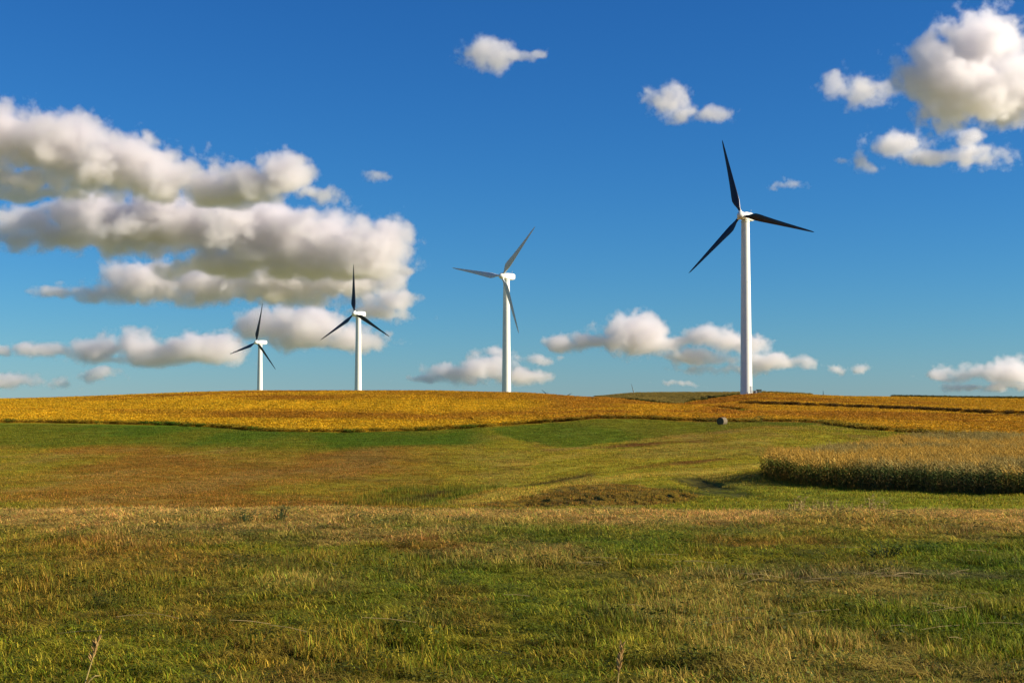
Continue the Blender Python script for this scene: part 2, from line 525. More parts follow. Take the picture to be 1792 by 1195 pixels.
for sc_, lo_, hi_ in ((1.3, .70, 1.3), (6.0, .72, 1.28), (.22, .85, 1.15)):
    n = t.nodes.new('ShaderNodeTexNoise'); n.inputs['Scale'].default_value = sc_; n.inputs['Detail'].default_value = 5; n.inputs['Roughness'].default_value = .7
    t.links.new(geo.outputs['Position'], n.inputs['Vector'])
    mr = t.nodes.new('ShaderNodeMapRange'); mr.inputs[1].default_value = .3; mr.inputs[2].default_value = .7; mr.inputs[3].default_value = lo_; mr.inputs[4].default_value = hi_
    t.links.new(n.outputs[0], mr.inputs[0])
    if prev is None: prev = mr.outputs[0]
    else:
        mm = t.nodes.new('ShaderNodeMath'); mm.operation = 'MULTIPLY'
        t.links.new(prev, mm.inputs[0]); t.links.new(mr.outputs[0], mm.inputs[1]); prev = mm.outputs[0]
t.links.new(at.outputs['Color'], mx.inputs[0]); t.links.new(prev, mx.inputs['Scale'])
t.links.new(mx.outputs[0], b.inputs['Base Color'])
bp = t.nodes.new('ShaderNodeBump'); bp.inputs['Strength'].default_value = .9; bp.inputs['Distance'].default_value = .25
t.links.new(n.outputs[0], bp.inputs['Height']); t.links.new(prev, bp.inputs['Height']); t.links.new(bp.outputs[0], b.inputs['Normal'])
me.materials.append(gm)
ground = bpy.data.objects.new('ground', me)
tag(link(ground), kind='structure')

def gz(x, y): return float(terrain(np.array([x]), np.array([y]))[0])

# ------------------------------------------------------------------ plant materials: own colour x the colour of the spot it grows on
def leaf_mat(name, transl=.35, rough=.7):
    m = bpy.data.materials.new(name); m.use_nodes = True
    t = m.node_tree; b = t.nodes['Principled BSDF']; out = t.nodes['Material Output']
    b.inputs['Roughness'].default_value = rough; b.inputs['Specular IOR Level'].default_value = .15
    a = t.nodes.new('ShaderNodeAttribute'); a.attribute_name = 'Col'
    ti = t.nodes.new('ShaderNodeAttribute'); ti.attribute_type = 'INSTANCER'; ti.attribute_name = 'tint'
    mx = t.nodes.new('ShaderNodeVectorMath'); mx.operation = 'MULTIPLY'
    t.links.new(a.outputs['Color'], mx.inputs[0]); t.links.new(ti.outputs['Color'], mx.inputs[1])
    t.links.new(mx.outputs[0], b.inputs['Base Color'])
    tr = t.nodes.new('ShaderNodeBsdfTranslucent'); t.links.new(mx.outputs[0], tr.inputs['Color'])
    ms = t.nodes.new('ShaderNodeMixShader'); ms.inputs[0].default_value = transl
    t.links.new(b.outputs[0], ms.inputs[1]); t.links.new(tr.outputs[0], ms.inputs[2]); t.links.new(ms.outputs[0], out.inputs[0])
    return m
M_GRASS = leaf_mat('meadow_grass', .35)
M_CROP = leaf_mat('dry_crop_leaf', .3)

rng = np.random.RandomState(3)
def blade(V, F, C, base, az, h, w, lean, col, tipcol, curl=.5, seg=3):
    d = np.array([math.cos(az), math.sin(az), 0.0]); s = np.array([-d[1], d[0], 0.0])
    n = len(V)
    for k in range(seg + 1):
        t_ = k / seg
        p = np.array(base) + d * (lean * h * t_ ** 1.7) + np.array([0, 0, h * (t_ - curl * lean * t_ ** 3 * .6)])
        ww = w * (1 - t_ ** 1.6) * .5 + w * .06
        V.append(p - s * ww); V.append(p + s * ww)
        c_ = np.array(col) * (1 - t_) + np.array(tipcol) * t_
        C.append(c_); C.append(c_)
    for k in range(seg):
        a = n + 2 * k
        F.append((a, a + 1, a + 3, a + 2))

def grass_clump(name, nb, radius, h0, h1, w, seg=3, straw=.35):
    V, F, C = [], [], []
    for _ in range(nb):
        a, r_ = rng.rand() * 6.283, radius * math.sqrt(rng.rand())
        h = h0 + (h1 - h0) * rng.rand() ** 1.5
        dry = rng.rand()
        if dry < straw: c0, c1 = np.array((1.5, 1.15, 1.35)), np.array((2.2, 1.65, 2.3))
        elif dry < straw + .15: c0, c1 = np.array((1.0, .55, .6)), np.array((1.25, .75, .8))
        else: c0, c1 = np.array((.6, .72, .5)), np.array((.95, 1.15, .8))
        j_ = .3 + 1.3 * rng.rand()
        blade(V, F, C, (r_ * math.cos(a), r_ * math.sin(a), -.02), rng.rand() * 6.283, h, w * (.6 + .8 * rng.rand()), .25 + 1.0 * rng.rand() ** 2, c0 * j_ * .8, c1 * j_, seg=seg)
    return mesh_ob(name, V, F, M_GRASS, smooth=False, cols=C, linked=False)

def source(objs):
    c = bpy.data.collections.new('sources')
    for k, o in enumerate(objs):
        o.name = '%02d_%s' % (k, o.name)
        c.objects.link(o)
    return c

def scatter(name, X, Y, Z, src, tint, scale, rot, label, kind='stuff', cat=None):
    n = len(X)
    me = bpy.data.meshes.new(name)
    me.vertices.add(n)
    me.vertices.foreach_set('co', np.stack([X, Y, Z], -1).astype(np.float32).ravel())
    def att(nm, ty, data, key):
        a = me.attributes.new(nm, ty, 'POINT'); a.data.foreach_set(key, np.ascontiguousarray(data, dtype=np.float32 if ty != 'INT' else np.int32).ravel())
    att('tint', 'FLOAT_COLOR', np.concatenate([tint, np.ones((n, 1))], 1), 'color')
    att('srot', 'FLOAT_VECTOR', rot, 'vector')
    att('sscale', 'FLOAT_VECTOR', scale, 'vector')
    att('pick', 'INT', rng.randint(0, len(src.objects), n), 'value')
    me.materials.append(src.objects[0].data.materials[0])
    ob = bpy.data.objects.new(name, me); link(ob)
    g = bpy.data.node_groups.new(name, 'GeometryNodeTree')
    g.interface.new_socket('Geometry', in_out='INPUT', socket_type='NodeSocketGeometry')
    g.interface.new_socket('Geometry', in_out='OUTPUT', socket_type='NodeSocketGeometry')
    N, K = g.nodes.new, g.links.new
    gi, go = N('NodeGroupInput'), N('NodeGroupOutput')
    ci = N('GeometryNodeCollectionInfo'); ci.inputs['Collection'].default_value = src
    ci.inputs['Separate Children'].default_value = True; ci.inputs['Reset Children'].default_value = True
    io = N('GeometryNodeInstanceOnPoints'); io.inputs['Pick Instance'].default_value = True
    def na(nm, ty):
        q = N('GeometryNodeInputNamedAttribute'); q.data_type = ty; q.inputs['Name'].default_value = nm; return q.outputs['Attribute']
    K(gi.outputs[0], io.inputs['Points']); K(ci.outputs[0], io.inputs['Instance'])
    K(na('pick', 'INT'), io.inputs['Instance Index'])
    er = N('FunctionNodeEulerToRotation'); K(na('srot', 'FLOAT_VECTOR'), er.inputs[0]); K(er.outputs[0], io.inputs['Rotation'])
    K(na('sscale', 'FLOAT_VECTOR'), io.inputs['Scale'])
    K(io.outputs[0], go.inputs[0])
    md = ob.modifiers.new('growth', 'NODES'); md.node_group = g
    tag(ob, label, cat, kind=kind)
    return ob

def sample_wedge(y0, y1, dens, half=R(22.5), power=2.0, seedv=1):
    """random spots ahead of the camera; dens per square metre, thinning with distance when power<2"""
    rs = np.random.RandomState(seedv)
    n = int(dens * half * (y1 ** 2 - y0 ** 2))
    if power == 2.0:
        r_ = np.sqrt(y0 ** 2 + (y1 ** 2 - y0 ** 2) * rs.rand(n))
    else:
        r_ = (y0 ** power + (y1 ** power - y0 ** power) * rs.rand(n)) ** (1 / power)
    a = (rs.rand(n) * 2 - 1) * half
    return r_ * np.sin(a), r_ * np.cos(a), rs

def rot_z(rs, n, tilt=.12):
    return np.stack([(rs.rand(n) - .5) * tilt, (rs.rand(n) - .5) * tilt, rs.rand(n) * 6.283], -1)

def leafy_clump(name):
    V, F, C = [], [], []
    for _ in range(46):
        a, r_ = rng.rand() * 6.283, .15 * math.sqrt(rng.rand())
        z = .02 + .13 * rng.rand()
        c = Vector((r_ * math.cos(a), r_ * math.sin(a), z))
        q = Matrix.Rotation(rng.rand() * 6.283, 3, 'Z') @ Matrix.Rotation((rng.rand() - .3) * 1.4, 3, 'X')
        s_ = .010 + .014 * rng.rand(); k = len(V)
        for dx, dy in ((-1.2, 0), (-.3, -.6), (1.3, 0), (-.2, .6)):
            V.append(c + q @ Vector((dx * s_, dy * s_, 0)))
        C += [np.array((.42, .50, .6)) * (.6 + .7 * rng.rand())] * 4
        F.append((k, k + 1, k + 2, k + 3))
    for _ in range(40):
        a, r_ = rng.rand() * 6.283, .2 * math.sqrt(rng.rand())
        blade(V, F, C, (r_ * math.cos(a), r_ * math.sin(a), -.01), rng.rand() * 6.28, .08 + .1 * rng.rand(), .007, .4, (.5, .5, .5), (.9, .9, .8), seg=2)
    return mesh_ob(name, V, F, M_GRASS, smooth=False, cols=C, linked=False)
def matted_clump(name):
    V, F, C = [], [], []
    for _ in range(90):
        a, r_ = rng.rand() * 6.283, .22 * math.sqrt(rng.rand())
        j_ = .5 + .9 * rng.rand()
        blade(V, F, C, (r_ * math.cos(a), r_ * math.sin(a), .01), rng.rand() * 6.28, .07 + .06 * rng.rand(), .008, 1.4 + 1.2 * rng.rand(), np.array((1.1, .95, 1.0)) * j_, np.array((1.6, 1.3, 1.6)) * j_, seg=3, curl=.9)
    return mesh_ob(name, V, F, M_GRASS, smooth=False, cols=C, linked=False)
# foreground meadow
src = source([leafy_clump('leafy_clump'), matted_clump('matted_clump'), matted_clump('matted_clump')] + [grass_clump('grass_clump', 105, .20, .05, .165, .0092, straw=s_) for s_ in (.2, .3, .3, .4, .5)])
X, Y, rs = sample_wedge(5, 50, 19, half=R(31), power=1.75, seedv=5)
n = len(X)
hgt = .55 + .9 * sstep(.35, .7, fbm(X, Y * .7, 1.6, 3, 6)) * (.6 + .6 * rs.rand(n))
r_ = np.hypot(X, Y)
hgt *= 1 + .12 * sstep(28, 40, r_)
wid = 1 + .9 * sstep(14, 45, r_)
sc = np.stack([wid, wid, hgt], -1)
tint = cover_colour(X, Y) * (.6 + .8 * rs.rand(n))[:, None]
scatter('meadow_grass', X, Y, terrain(X, Y), src, tint, sc, rot_z(rs, n, .3), 'short rough meadow of mixed green and straw coloured grass across the foreground')

# cut hay field on the slope
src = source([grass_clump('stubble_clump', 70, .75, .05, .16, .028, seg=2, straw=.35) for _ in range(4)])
X, Y, rs = sample_wedge(76, 315, .9, power=1.6, seedv=6)
soy_m = in_poly(X, Y, SOY_HILL) | in_poly(X, Y, SOY_FAR) | in_poly(X, Y, CORN)
X, Y = X[~soy_m], Y[~soy_m]
n = len(X)
gul = in_poly(X, Y, GULLY)
rk = rut(X, Y)
keep = rk < .5
X, Y, gul = X[keep], Y[keep], gul[keep]; n = len(X)
hgt = (.5 + 1.7 * fbm(X, Y, 4, 3, 2) ** 1.5 + .6 * rs.rand(n)) * (1 + 2.2 * gul * rs.rand(n))
wid = 1 + .8 * sstep(120, 280, Y)
tint = cover_colour(X, Y) * (.65 + .7 * rs.rand(n))[:, None]
scatter('hay_field', X, Y, terrain(X, Y), src, tint, np.stack([wid, wid, hgt], -1), rot_z(rs, n), 'mown hay slope in brown and olive green below the golden soybeans')

# soybeans
def soy_clump(name):
    V, F, C = [], [], []
    for _ in range(110):
        a, r_ = rng.rand() * 6.283, 1.0 * math.sqrt(rng.rand())
        z = .15 + .62 * rng.rand() ** .7
        c = Vector((r_ * math.cos(a), r_ * math.sin(a), z))
        q = Matrix.Rotation(rng.rand() * 6.283, 3, 'Z') @ Matrix.Rotation((rng.rand() - .5) * 1.9, 3, 'X')
        s_ = .07 + .07 * rng.rand()
        k = len(V)
        for dx, dy in ((-1, 0), (0, -.7), (1, 0), (0, .7)):
            V.append(c + q @ Vector((dx * s_ * 1.3, dy * s_ * 1.3, 0)))
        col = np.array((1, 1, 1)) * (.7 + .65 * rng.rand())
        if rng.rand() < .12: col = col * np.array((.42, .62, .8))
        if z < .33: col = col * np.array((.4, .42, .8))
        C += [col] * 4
        F.append((k, k + 1, k + 2, k + 3))
    for _ in range(22):
        a, r_ = rng.rand() * 6.283, 1.0 * math.sqrt(rng.rand())
        blade(V, F, C, (r_ * math.cos(a), r_ * math.sin(a), 0), rng.rand() * 6.28, .72, .03, .2, (.45, .4, .6), (.7, .65, .9), seg=2)
    return mesh_ob(name, V, F, M_CROP, smooth=False, cols=C, linked=False)
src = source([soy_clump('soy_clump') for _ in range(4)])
def field_scatter(name, polys, dens, y0, y1, src, seedv, label, hs_=(.8, 1.15)):
    X, Y, rs = sample_wedge(y0, y1, dens, seedv=seedv)
    m = np.zeros(len(X), bool)
    jx, jy = 1.6 * (fbm(X, Y, 5, 3, 1) - .5), 6 * (fbm(X, Y, 9, 3, 2) - .5)
    for p_ in polys: m |= in_poly(X + jx, Y + jy, p_)
    td, ton = terr_off(X, Y)
    m &= ~((ton > .3) & (td > -2.5) & (td < 1.2))
    X, Y = X[m], Y[m]; n = len(X)
    tint = cover_colour(X, Y) * (.8 + .4 * rs.rand(n))[:, None]
    h_ = hs_[0] + (hs_[1] - hs_[0]) * rs.rand(n)
    w_ = 1 + .25 * rs.rand(n)
    return scatter(name, X, Y, terrain(X, Y), src, tint, np.stack([w_, w_, h_], -1), rot_z(rs, n), label)
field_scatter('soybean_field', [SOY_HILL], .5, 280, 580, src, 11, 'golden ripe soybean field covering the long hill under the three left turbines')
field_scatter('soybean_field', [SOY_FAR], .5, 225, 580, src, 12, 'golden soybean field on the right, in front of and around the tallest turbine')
# the terrace step in the right-hand soybeans is left bare, shadow line in its colour

# corn
def corn_clump(name, npl=3):
    V, F, C = [], [], []
    for p_ in range(npl):
        bx, by = (p_ - (npl - 1) / 2) * .22 + (rng.rand() - .5) * .05, (rng.rand() - .5) * .08
        H = 1.75 + .35 * rng.rand()
        lx, ly = (rng.rand() - .5) * .12, (rng.rand() - .5) * .12
        k = len(V)
        for z, w in ((-.05, .018), (H * .5, .015), (H, .008)):
            for a in (0, 2.09, 4.19):
                V.append((bx + lx * z / H + w * math.cos(a), by + ly * z / H + w * math.sin(a), z)); C.append(np.array((.62, .6, .7)))
        for q in range(2):
            for e in range(3):
                F.append((k + q * 3 + e, k + q * 3 + (e + 1) % 3, k + q * 3 + 3 + (e + 1) % 3, k + q * 3 + 3 + e))
        nl = 12
        for l_ in range(nl):
            z = .3 + (H - .35) * l_ / (nl - 1)
            az = (l_ % 2) * 3.14159 + (rng.rand() - .5) * 1.4
            f_ = z / H
            Ln = (.55 + .25 * rng.rand()) * (1.0 - .35 * f_)
            top = sstep(.70, .97, f_ + .16 * (rng.rand() - .5))
            g_ = np.array((.26, .46, .34)) * (.55 + .6 * rng.rand())
            t_ = np.array((1.1, 1.0, 1.0)) * (.75 + .5 * rng.rand())
            if f_ < .45 and rng.rand() < .5: g_ = np.array((.75, .68, .8)) * .8
            col = g_ * (1 - top) + t_ * top
            d = np.array([math.cos(az), math.sin(az), 0]); s = np.array([-d[1], d[0], 0])
            b0 = len(V); base = np.array([bx + lx * f_, by + ly * f_, z])
            drop = .5 + .7 * rng.rand()
            for q in range(5):
                tt = q / 4
                pz = base + d * Ln * tt * (1 - .25 * tt) + np.array([0, 0, Ln * (.75 * tt - drop * 1.25 * tt * tt)])
                ww = .045 * (1 - tt ** 2.2) + .006
                V.append(pz - s * ww); V.append(pz + s * ww + np.array([0, 0, .012])); C.append(col); C.append(col * (1.08 if tt > .5 else 1))
            for q in range(4):
                a = b0 + 2 * q; F.append((a, a + 1, a + 3, a + 2))
        # ear
        if rng.rand() < .8:
            az = rng.rand() * 6.28
            blade(V, F, C, (bx, by, H * .48), az, .26, .07, .5, (.95, .85, .95), (1.15, 1.0, 1.1), seg=2)
        # tassel
        for q in range(5):
            blade(V, F, C, (bx + lx, by + ly, H - .03), rng.rand() * 6.28, .28 + .1 * rng.rand(), .014, .15 + .6 * rng.rand(), (.95, .85, .8), (1.1, .95, .9), seg=2)
    return mesh_ob(name, V, F, M_CROP, smooth=False, cols=C, linked=False)
corn_src = source([corn_clump('corn_clump') for _ in range(6)])
# rows follow the front edge of the field
e0, e1 = Vector(CORN[0]), Vector(CORN[4])
dr = (e1 - e0).normalized(); nrm = Vector((-dr.y, dr.x))
if nrm.y < 0: nrm = -nrm
rs = np.random.RandomState(9)
aa, bb = np.meshgrid(np.arange(-60, 120, .62), np.arange(-40, 140, .76))
aa = aa + (rs.rand(*aa.shape) - .5) * .14; bb = bb + (rs.rand(*aa.shape) - .5) * .1
X = (e0.x + dr.x * aa + nrm.x * bb).ravel(); Y = (e0.y + dr.y * aa + nrm.y * bb).ravel()
m = in_poly(X + .8 * (fbm(X, Y, 3, 2, 3) - .5), Y, CORN) & (X / np.maximum(Y, 1) < .47)
X, Y = X[m], Y[m]; n = len(X)
print('corn clumps', n)
rotc = np.zeros((n, 3)); rotc[:, 2] = math.atan2(dr.y, dr.x) + (rs.rand(n) - .5) * .25 + math.pi * (rs.rand(n) > .5)
rotc[:, :2] = (rs.rand(n, 2) - .5) * .12
tint = lerp(C_CORN, np.array((.27, .235, .07)), .8 * sstep(.5, .66, fbm(X, Y, 14, 3, 5))) * (.8 + .4 * rs.rand(n))[:, None]
hgt = (.86 + .3 * rs.rand(n)) * (1 + .25 * (fbm(X, Y, 8, 2, 1) - .5))
scatter('cornfield', X, Y, terrain(X, Y), corn_src, tint, np.stack([np.ones(n), np.ones(n), hgt], -1), rotc, 'standing corn with drying golden tops and dark shaded stalks at the right')
for poly, sd_, lb in ((CORN_FAR, 31, 'pale distant corn strip behind the dip left of the tallest turbine'), (CORN_RIGHT, 32, 'thin dark green corn strip on the skyline at far right')):
    X, Y, rs = sample_wedge(440, 640, 1.2, seedv=sd_)
    m = in_poly(X, Y, poly); X, Y = X[m], Y[m]; n = len(X)
    tc_ = np.array((.30, .24, .05)) if sd_ == 31 else np.array((.10, .115, .03))
    tint = tc_[None, :] * (.7 + .5 * rs.rand(n))[:, None]
    ramp = .25 + .75 * sstep(1030, 1120, 896 + FPX * X / Y)
    scatter('distant_corn', X, Y, terrain(X, Y), corn_src, tint, np.stack([np.full(n, 1.6), np.full(n, 1.6), ramp * (.6 + .25 * rs.rand(n))], -1), rot_z(rs, n), lb)

# ------------------------------------------------------------------ wind turbines
M_WHITE = mat('white_tower_paint', (.80, .79, .68), .42, noise=.04, scale=.35)
M_PALE = mat('pale_grey_blade', (.64, .64, .60), .38, noise=.04, scale=.5)
M_BLACK = mat('black_blade_coating', (.010, .012, .028), .34, noise=.15, scale=.5)
M_CONC = mat('weathered_concrete', (.34, .32, .28), .9, noise=.2, scale=2)
M_STEEL = mat('galvanised_steel', (.42, .42, .41), .45, noise=.1, scale=3)
M_DOOR = mat('grey_door_paint', (.30, .31, .31), .5)
M_GREEN = mat('dark_green_cabinet_paint', (.035, .055, .035), .5, noise=.15, scale=2)
M_VENT = mat('vent_grey', (.20, .21, .20), .6)
RB, HUB_H, OVER = 29.2, 65.0, 3.8

def blade_mesh(mb):
    """blade along +z, rotor plane x-z, front is -y, trailing edge towards -x"""
    st = [(.9, .95, .95, 0, 20), (1.8, .95, .95, 0, 20), (3.0, 1.25, .85, .25, 19), (4.4, 2.15, .62, .62, 16), (5.8, 2.75, .52, .80, 13), (7.6, 2.65, .44, .76, 10.5), (10, 2.3, .36, .64, 8), (14, 1.82, .27, .5, 5), (18, 1.42, .20, .38, 3), (22, 1.05, .14, .28, 1.5), (26, .70, .09, .18, .5), (28.3, .42, .05, .1, 0), (RB, .12, .02, .03, 0)]
    loops = []
    n = 20
    for z, ch, th, off, tw in st:
        lp = []
        for k in range(n):
            a = 2 * math.pi * k / n
            x, y = math.cos(a), math.sin(a)
            rnd = 1 - min(1, max(0, (z - 1.8) / 2.6))
            yy = y * (1 - (1 - rnd) * .55 * max(0, -x))
            px, py = x * ch / 2 - off * .8, yy * th / 2
            c_, s_ = math.cos(R(tw + 4)), math.sin(R(tw + 4))
            lp.append(Vector((px * c_ - py * s_, px * s_ + py * c_ - .0016 * z * z * .35, z)))
        loops.append(lp)
    mb.rings(loops)

def turbine(xy, hub_z, base_z, yaw, phase, m_blade, label, group=None, details=False):
    """yaw: turn of the rotor from facing the camera towards the left"""
    x, y = xy
    beta = math.atan2(x, y)
    dv = Vector((math.sin(beta), math.cos(beta), 0)); rt = Vector((math.cos(beta), -math.sin(beta), 0))
    nv = (-math.cos(yaw) * dv - math.sin(yaw) * rt)
    rz = math.atan2(nv.x, -nv.y)          # local -y faces the wind
    t = empty('wind_turbine', (x, y, base_z), rz)
    tag(t, label, 'wind turbine', group)
    H = hub_z - base_z - 1.75
    tower = MB()
    prof = [(2.2 - .7 * k / 30, H * k / 30) for k in range(31)]
    tower.lathe([(2.2, -3.0)] + prof, 56)
    tw = tower.build('tower', M_WHITE, t)
    for q in (.32, .65):
        fl = MB()
        rr = 2.2 - .7 * q
        fl.lathe([(rr - .05, H * q - .07), (rr + .035, H * q - .06), (rr + .035, H * q + .06), (rr - .05, H * q + .07)], 56, cap=False)
        fl.build('flange', M_WHITE, tw)
    fl = MB(); fl.lathe([(1.45, H - .5), (1.62, H - .45), (1.62, H + .12), (1.3, H + .2)], 48)
    fl.build('yaw_ring', M_WHITE, tw)
    # nacelle: rounded box section swept along y
    def sect(yv, w, zt, zb, k=16):
        lp = []
        for i_ in range(k):
            a = 2 * math.pi * (i_ + .5) / k
            c_, s_ = math.cos(a), math.sin(a)
            e = .42
            lp.append(Vector((math.copysign(abs(c_) ** e, c_) * w, yv, (zt + zb) / 2 + math.copysign(abs(s_) ** e, s_) * (zt - zb) / 2)))
        return lp
    nz = HUB0 = H + 1.75
    nb_ = MB()
    nb_.rings([sect(-2.75, .95, nz + .95, nz - .95), sect(-2.4, 1.3, nz + 1.3, nz - 1.25), sect(-.5, 1.5, nz + 1.6, nz - 1.5), sect(3.6, 1.55, nz + 1.7, nz - 1.55), sect(5.4, 1.45, nz + 1.55, nz - 1.15), sect(5.9, 1.15, nz + 1.2, nz - .8)])
    nac = nb_.build('nacelle', M_WHITE, t)
    an = MB(); an.lathe([(.05, nz + 1.5), (.05, nz + 2.6), (.16, nz + 2.62), (.16, nz + 2.78), (.05, nz + 2.8)], 8, M=Matrix.Translation((.4, 4.4, 0)))
    an.build('wind_sensor', M_STEEL, nac)
    # hub with its nose
    M_ = Matrix.Translation((0, -OVER, nz)) @ Matrix.Rotation(R(90), 4, 'X')
    hb = MB()
    hb.lathe([(1.15, -1.0), (1.42, -.6), (1.5, 0), (1.42, .55), (1.2, 1.05), (.85, 1.5), (.42, 1.82), (.05, 1.92)], 40, M=M_)
    hub = hb.build('hub', M_WHITE, t)
    b_ = MB(); blade_mesh(b_)
    src_ = None
    for k in range(3):
        if src_ is None:
            o = b_.build('blade', m_blade, t); src_ = o
        else:
            o = bpy.data.objects.new('blade', src_.data); link(o, t)
        o.location = (0, -OVER, nz)
        o.rotation_euler = (0, phase + k * 2 * math.pi / 3, 0)
        sk_ = MB(); sk_.lathe([(.62, .9), (.66, 1.3), (.6, 1.75), (.53, 1.85)], 24)
        c_ = sk_.build('blade_root', M_WHITE, o)
    if details:
        cb = MB(); cb.lathe([(3.1, -1.5), (3.1, .34), (3.0, .42), (2.35, .42), (2.35, .6), (2.1, .6)], 56)
        cb.build('concrete_footing', M_CONC, t)
    return t, rz

def turbine_px(hub_px, tower_x, D, yaw, phase, m_blade, label, base_z=None, **k):
    d = ray(*hub_px)
    hp = Vector((d.x / d.y * D, D, EYE + d.z / d.y * D))
    beta = math.atan2(hp.x, hp.y)
    dv = Vector((math.sin(beta), math.cos(beta), 0)); rt = Vector((math.cos(beta), -math.sin(beta), 0))
    nv = (-math.cos(yaw) * dv - math.sin(yaw) * rt)
    bx, by = hp.x - nv.x * OVER, hp.y - nv.y * OVER
    bz = gz(bx, by) if base_z is None else base_z
    return turbine((bx, by), hp.z, bz, yaw, phase, m_blade, label, **k)

G = 'wind turbines standing on the ridge'
T4, T4rz = turbine_px((1297, 377), 1307, 519, R(23), R(-14), M_BLACK, 'tallest wind turbine at the right with black blades, box cabinet at its foot', group=G, details=True)
turbine_px((878.5, 483), 884, 673, R(33.6), R(40.5), M_PALE, 'only wind turbine with pale grey blades, mid picture', group=G)
turbine_px((620.5, 549), 627, 840, R(36.6), R(-1), M_BLACK, 'second wind turbine from the left, black blade straight up against the cloud', group=G)
turbine_px((448.5, 599), 452, 1043, R(47), R(14), M_BLACK, 'smallest and leftmost of the full wind turbines, with black blades', group=G)
# far turbines of which only a blade tip clears the ridge
G2 = 'distant wind turbines hidden behind the ridge'
def far_tip(tip, ang_, D, m, label, yaw=R(20)):
    """tip: photo pixel of the highest blade tip; ang_: its lean from upright, clockwise"""
    k = RB * FPX / D
    hx, hy = tip[0] - k * math.sin(ang_) * math.cos(yaw), tip[1] + k * math.cos(ang_)
    return turbine_px((hx, hy), hx, D, yaw, ang_, m, label, base_z=EYE + (697 - hy) / FPX * D - 62, group=G2)
far_tip((948, 682), R(-52), 2300, M_BLACK, 'dark blade tip leaning left above the soybean ridge, right of the pale turbine')
far_tip((1105, 671), R(-17), 2100, M_PALE, 'thin pale blade tip rising above the distant corn strip')
far_tip((1441, 683), R(-3), 2000, M_BLACK, 'short dark upright blade tip on the skyline right of the tallest turbine')
far_tip((1001, 687.5), R(62), 2600, M_PALE, 'tiny pale blade tip just peeping over the soybean ridge, right of the dark tip')

# door, steps and the cabinet at the foot of the nearest tower
bx, by, bz = T4.location
def t4_face(az, rr):      # point at compass az (0 = towards the camera, + = right)
    return Vector((math.sin(az) * rr, -math.cos(az) * rr, 0))
inv = Matrix.Rotation(-T4rz, 4, 'Z')
az = R(42)
dmb = MB(); c_ = t4_face(az, 2.19); dmb.box((c_.x, c_.y, 2.45), (1.0, .16, 2.5), rz=az, bevel=.04)
tower_o = [c for c in T4.children if c.name.startswith('tower')][0]
do = dmb.build('door', M_DOOR, tower_o); do.matrix_parent_inverse = inv
hmb = MB(); c2 = t4_face(az, 2.30) + Vector((math.cos(az), math.sin(az), 0)) * .36
hmb.box((c2.x, c2.y, 2.35), (.05, .07, .24), rz=az)
ho = hmb.build('handle', M_STEEL, do)
ho.matrix_parent_inverse = Matrix.Identity(4)
smb = MB()
for k in range(5):
    c2 = t4_face(az, 2.95 + .30 * k); smb.box((c2.x, c2.y, 1.1 - .2 * k), (1.1, .27, .05), rz=az)
for s_ in (-.58, .58):
    o2 = Vector((math.cos(az), math.sin(az), 0)) * s_
    a0, a1 = t4_face(az, 2.7) + o2, t4_face(az, 4.3) + o2
    smb.tube([(a0.x, a0.y, 1.12), (a1.x, a1.y, .15)], .05)
    smb.tube([(a0.x, a0.y, 2.1), (a1.x, a1.y, 1.15)], .035)
    smb.tube([(a0.x, a0.y, 1.1), (a0.x, a0.y, 2.1)], .035); smb.tube([(a1.x, a1.y, .1), (a1.x, a1.y, 1.15)], .035)
so = smb.build('entry_steps', M_STEEL, T4); so.matrix_parent_inverse = inv

cx = (1326 - 896) / FPX * 517
ct = empty('transformer_cabinet', (cx, 517, gz(cx, 517)), R(14))
tag(ct, 'dark green transformer cabinet beside the foot of the tallest turbine', 'electrical cabinet')
m_ = MB(); m_.box((0, 0, -.1), (2.7, 2.1, .7), bevel=.03); m_.build('pad', M_CONC, ct)
m_ = MB(); m_.box((.42, 0, 1.15), (1.45, 1.6, 1.75), bevel=.04); m_.build('cabinet', M_GREEN, ct)
m_ = MB(); m_.box((.42, 0, 2.07), (1.55, 1.75, .08), bevel=.02); m_.build('lid', M_GREEN, ct)
m_ = MB(); m_.box((-.78, -.1, 1.0), (.9, 1.2, 1.4), bevel=.04); m_.build('radiator', M_VENT, ct)
for s_ in (-.34, .34):
    m_ = MB(); m_.box((.42 + s_, -.82, 1.15), (.62, .05, 1.5), bevel=.01); d_ = m_.build('door', M_GREEN, ct)
    m_ = MB(); m_.box((.42 + s_ * .3, -.86, 1.1), (.05, .05, .3)); m_.build('handle', M_STEEL, d_)

# ------------------------------------------------------------------ hay bale
M_HAY = mat('weathered_hay', (.13, .105, .055), .95, noise=.35, scale=9, spec=.1, bump=.8)
M_TWINE = mat('pale_net_wrap', (.17, .13, .07), .9, noise=.2, scale=12)
bxp, byp = (1263 - 896) / FPX * 285, 285
by_ = 285
bale = empty('hay_bale', (bxp, by_, gz(bxp, by_) - .03), R(-38))
tag(bale, 'round hay bale lying alone on the green strip near the soybeans', 'hay bale')
rb = .78
loops = []
for yv, q in [(-.78, .0), (-.78, .35), (-.77, .7), (-.74, .93), (-.66, 1.0), (-.3, 1.01), (.05, 1.0), (.4, 1.01), (.66, 1.0), (.74, .93), (.77, .7), (.78, .35), (.78, .0)]:
    lp = []
    for k in range(40):
        a = 2 * math.pi * k / 40
        w_ = 1 + .018 * math.sin(7 * a + yv * 5) + .012 * math.sin(17 * a + yv * 11)
        rr = rb * max(q, .01) * w_
        z = rr * math.sin(a)
        lp.append(Vector((rr * math.cos(a) * 1.03, yv + .02 * math.sin(9 * a) * q, rb * .95 + max(z, -rb * .93))))
    loops.append(lp)
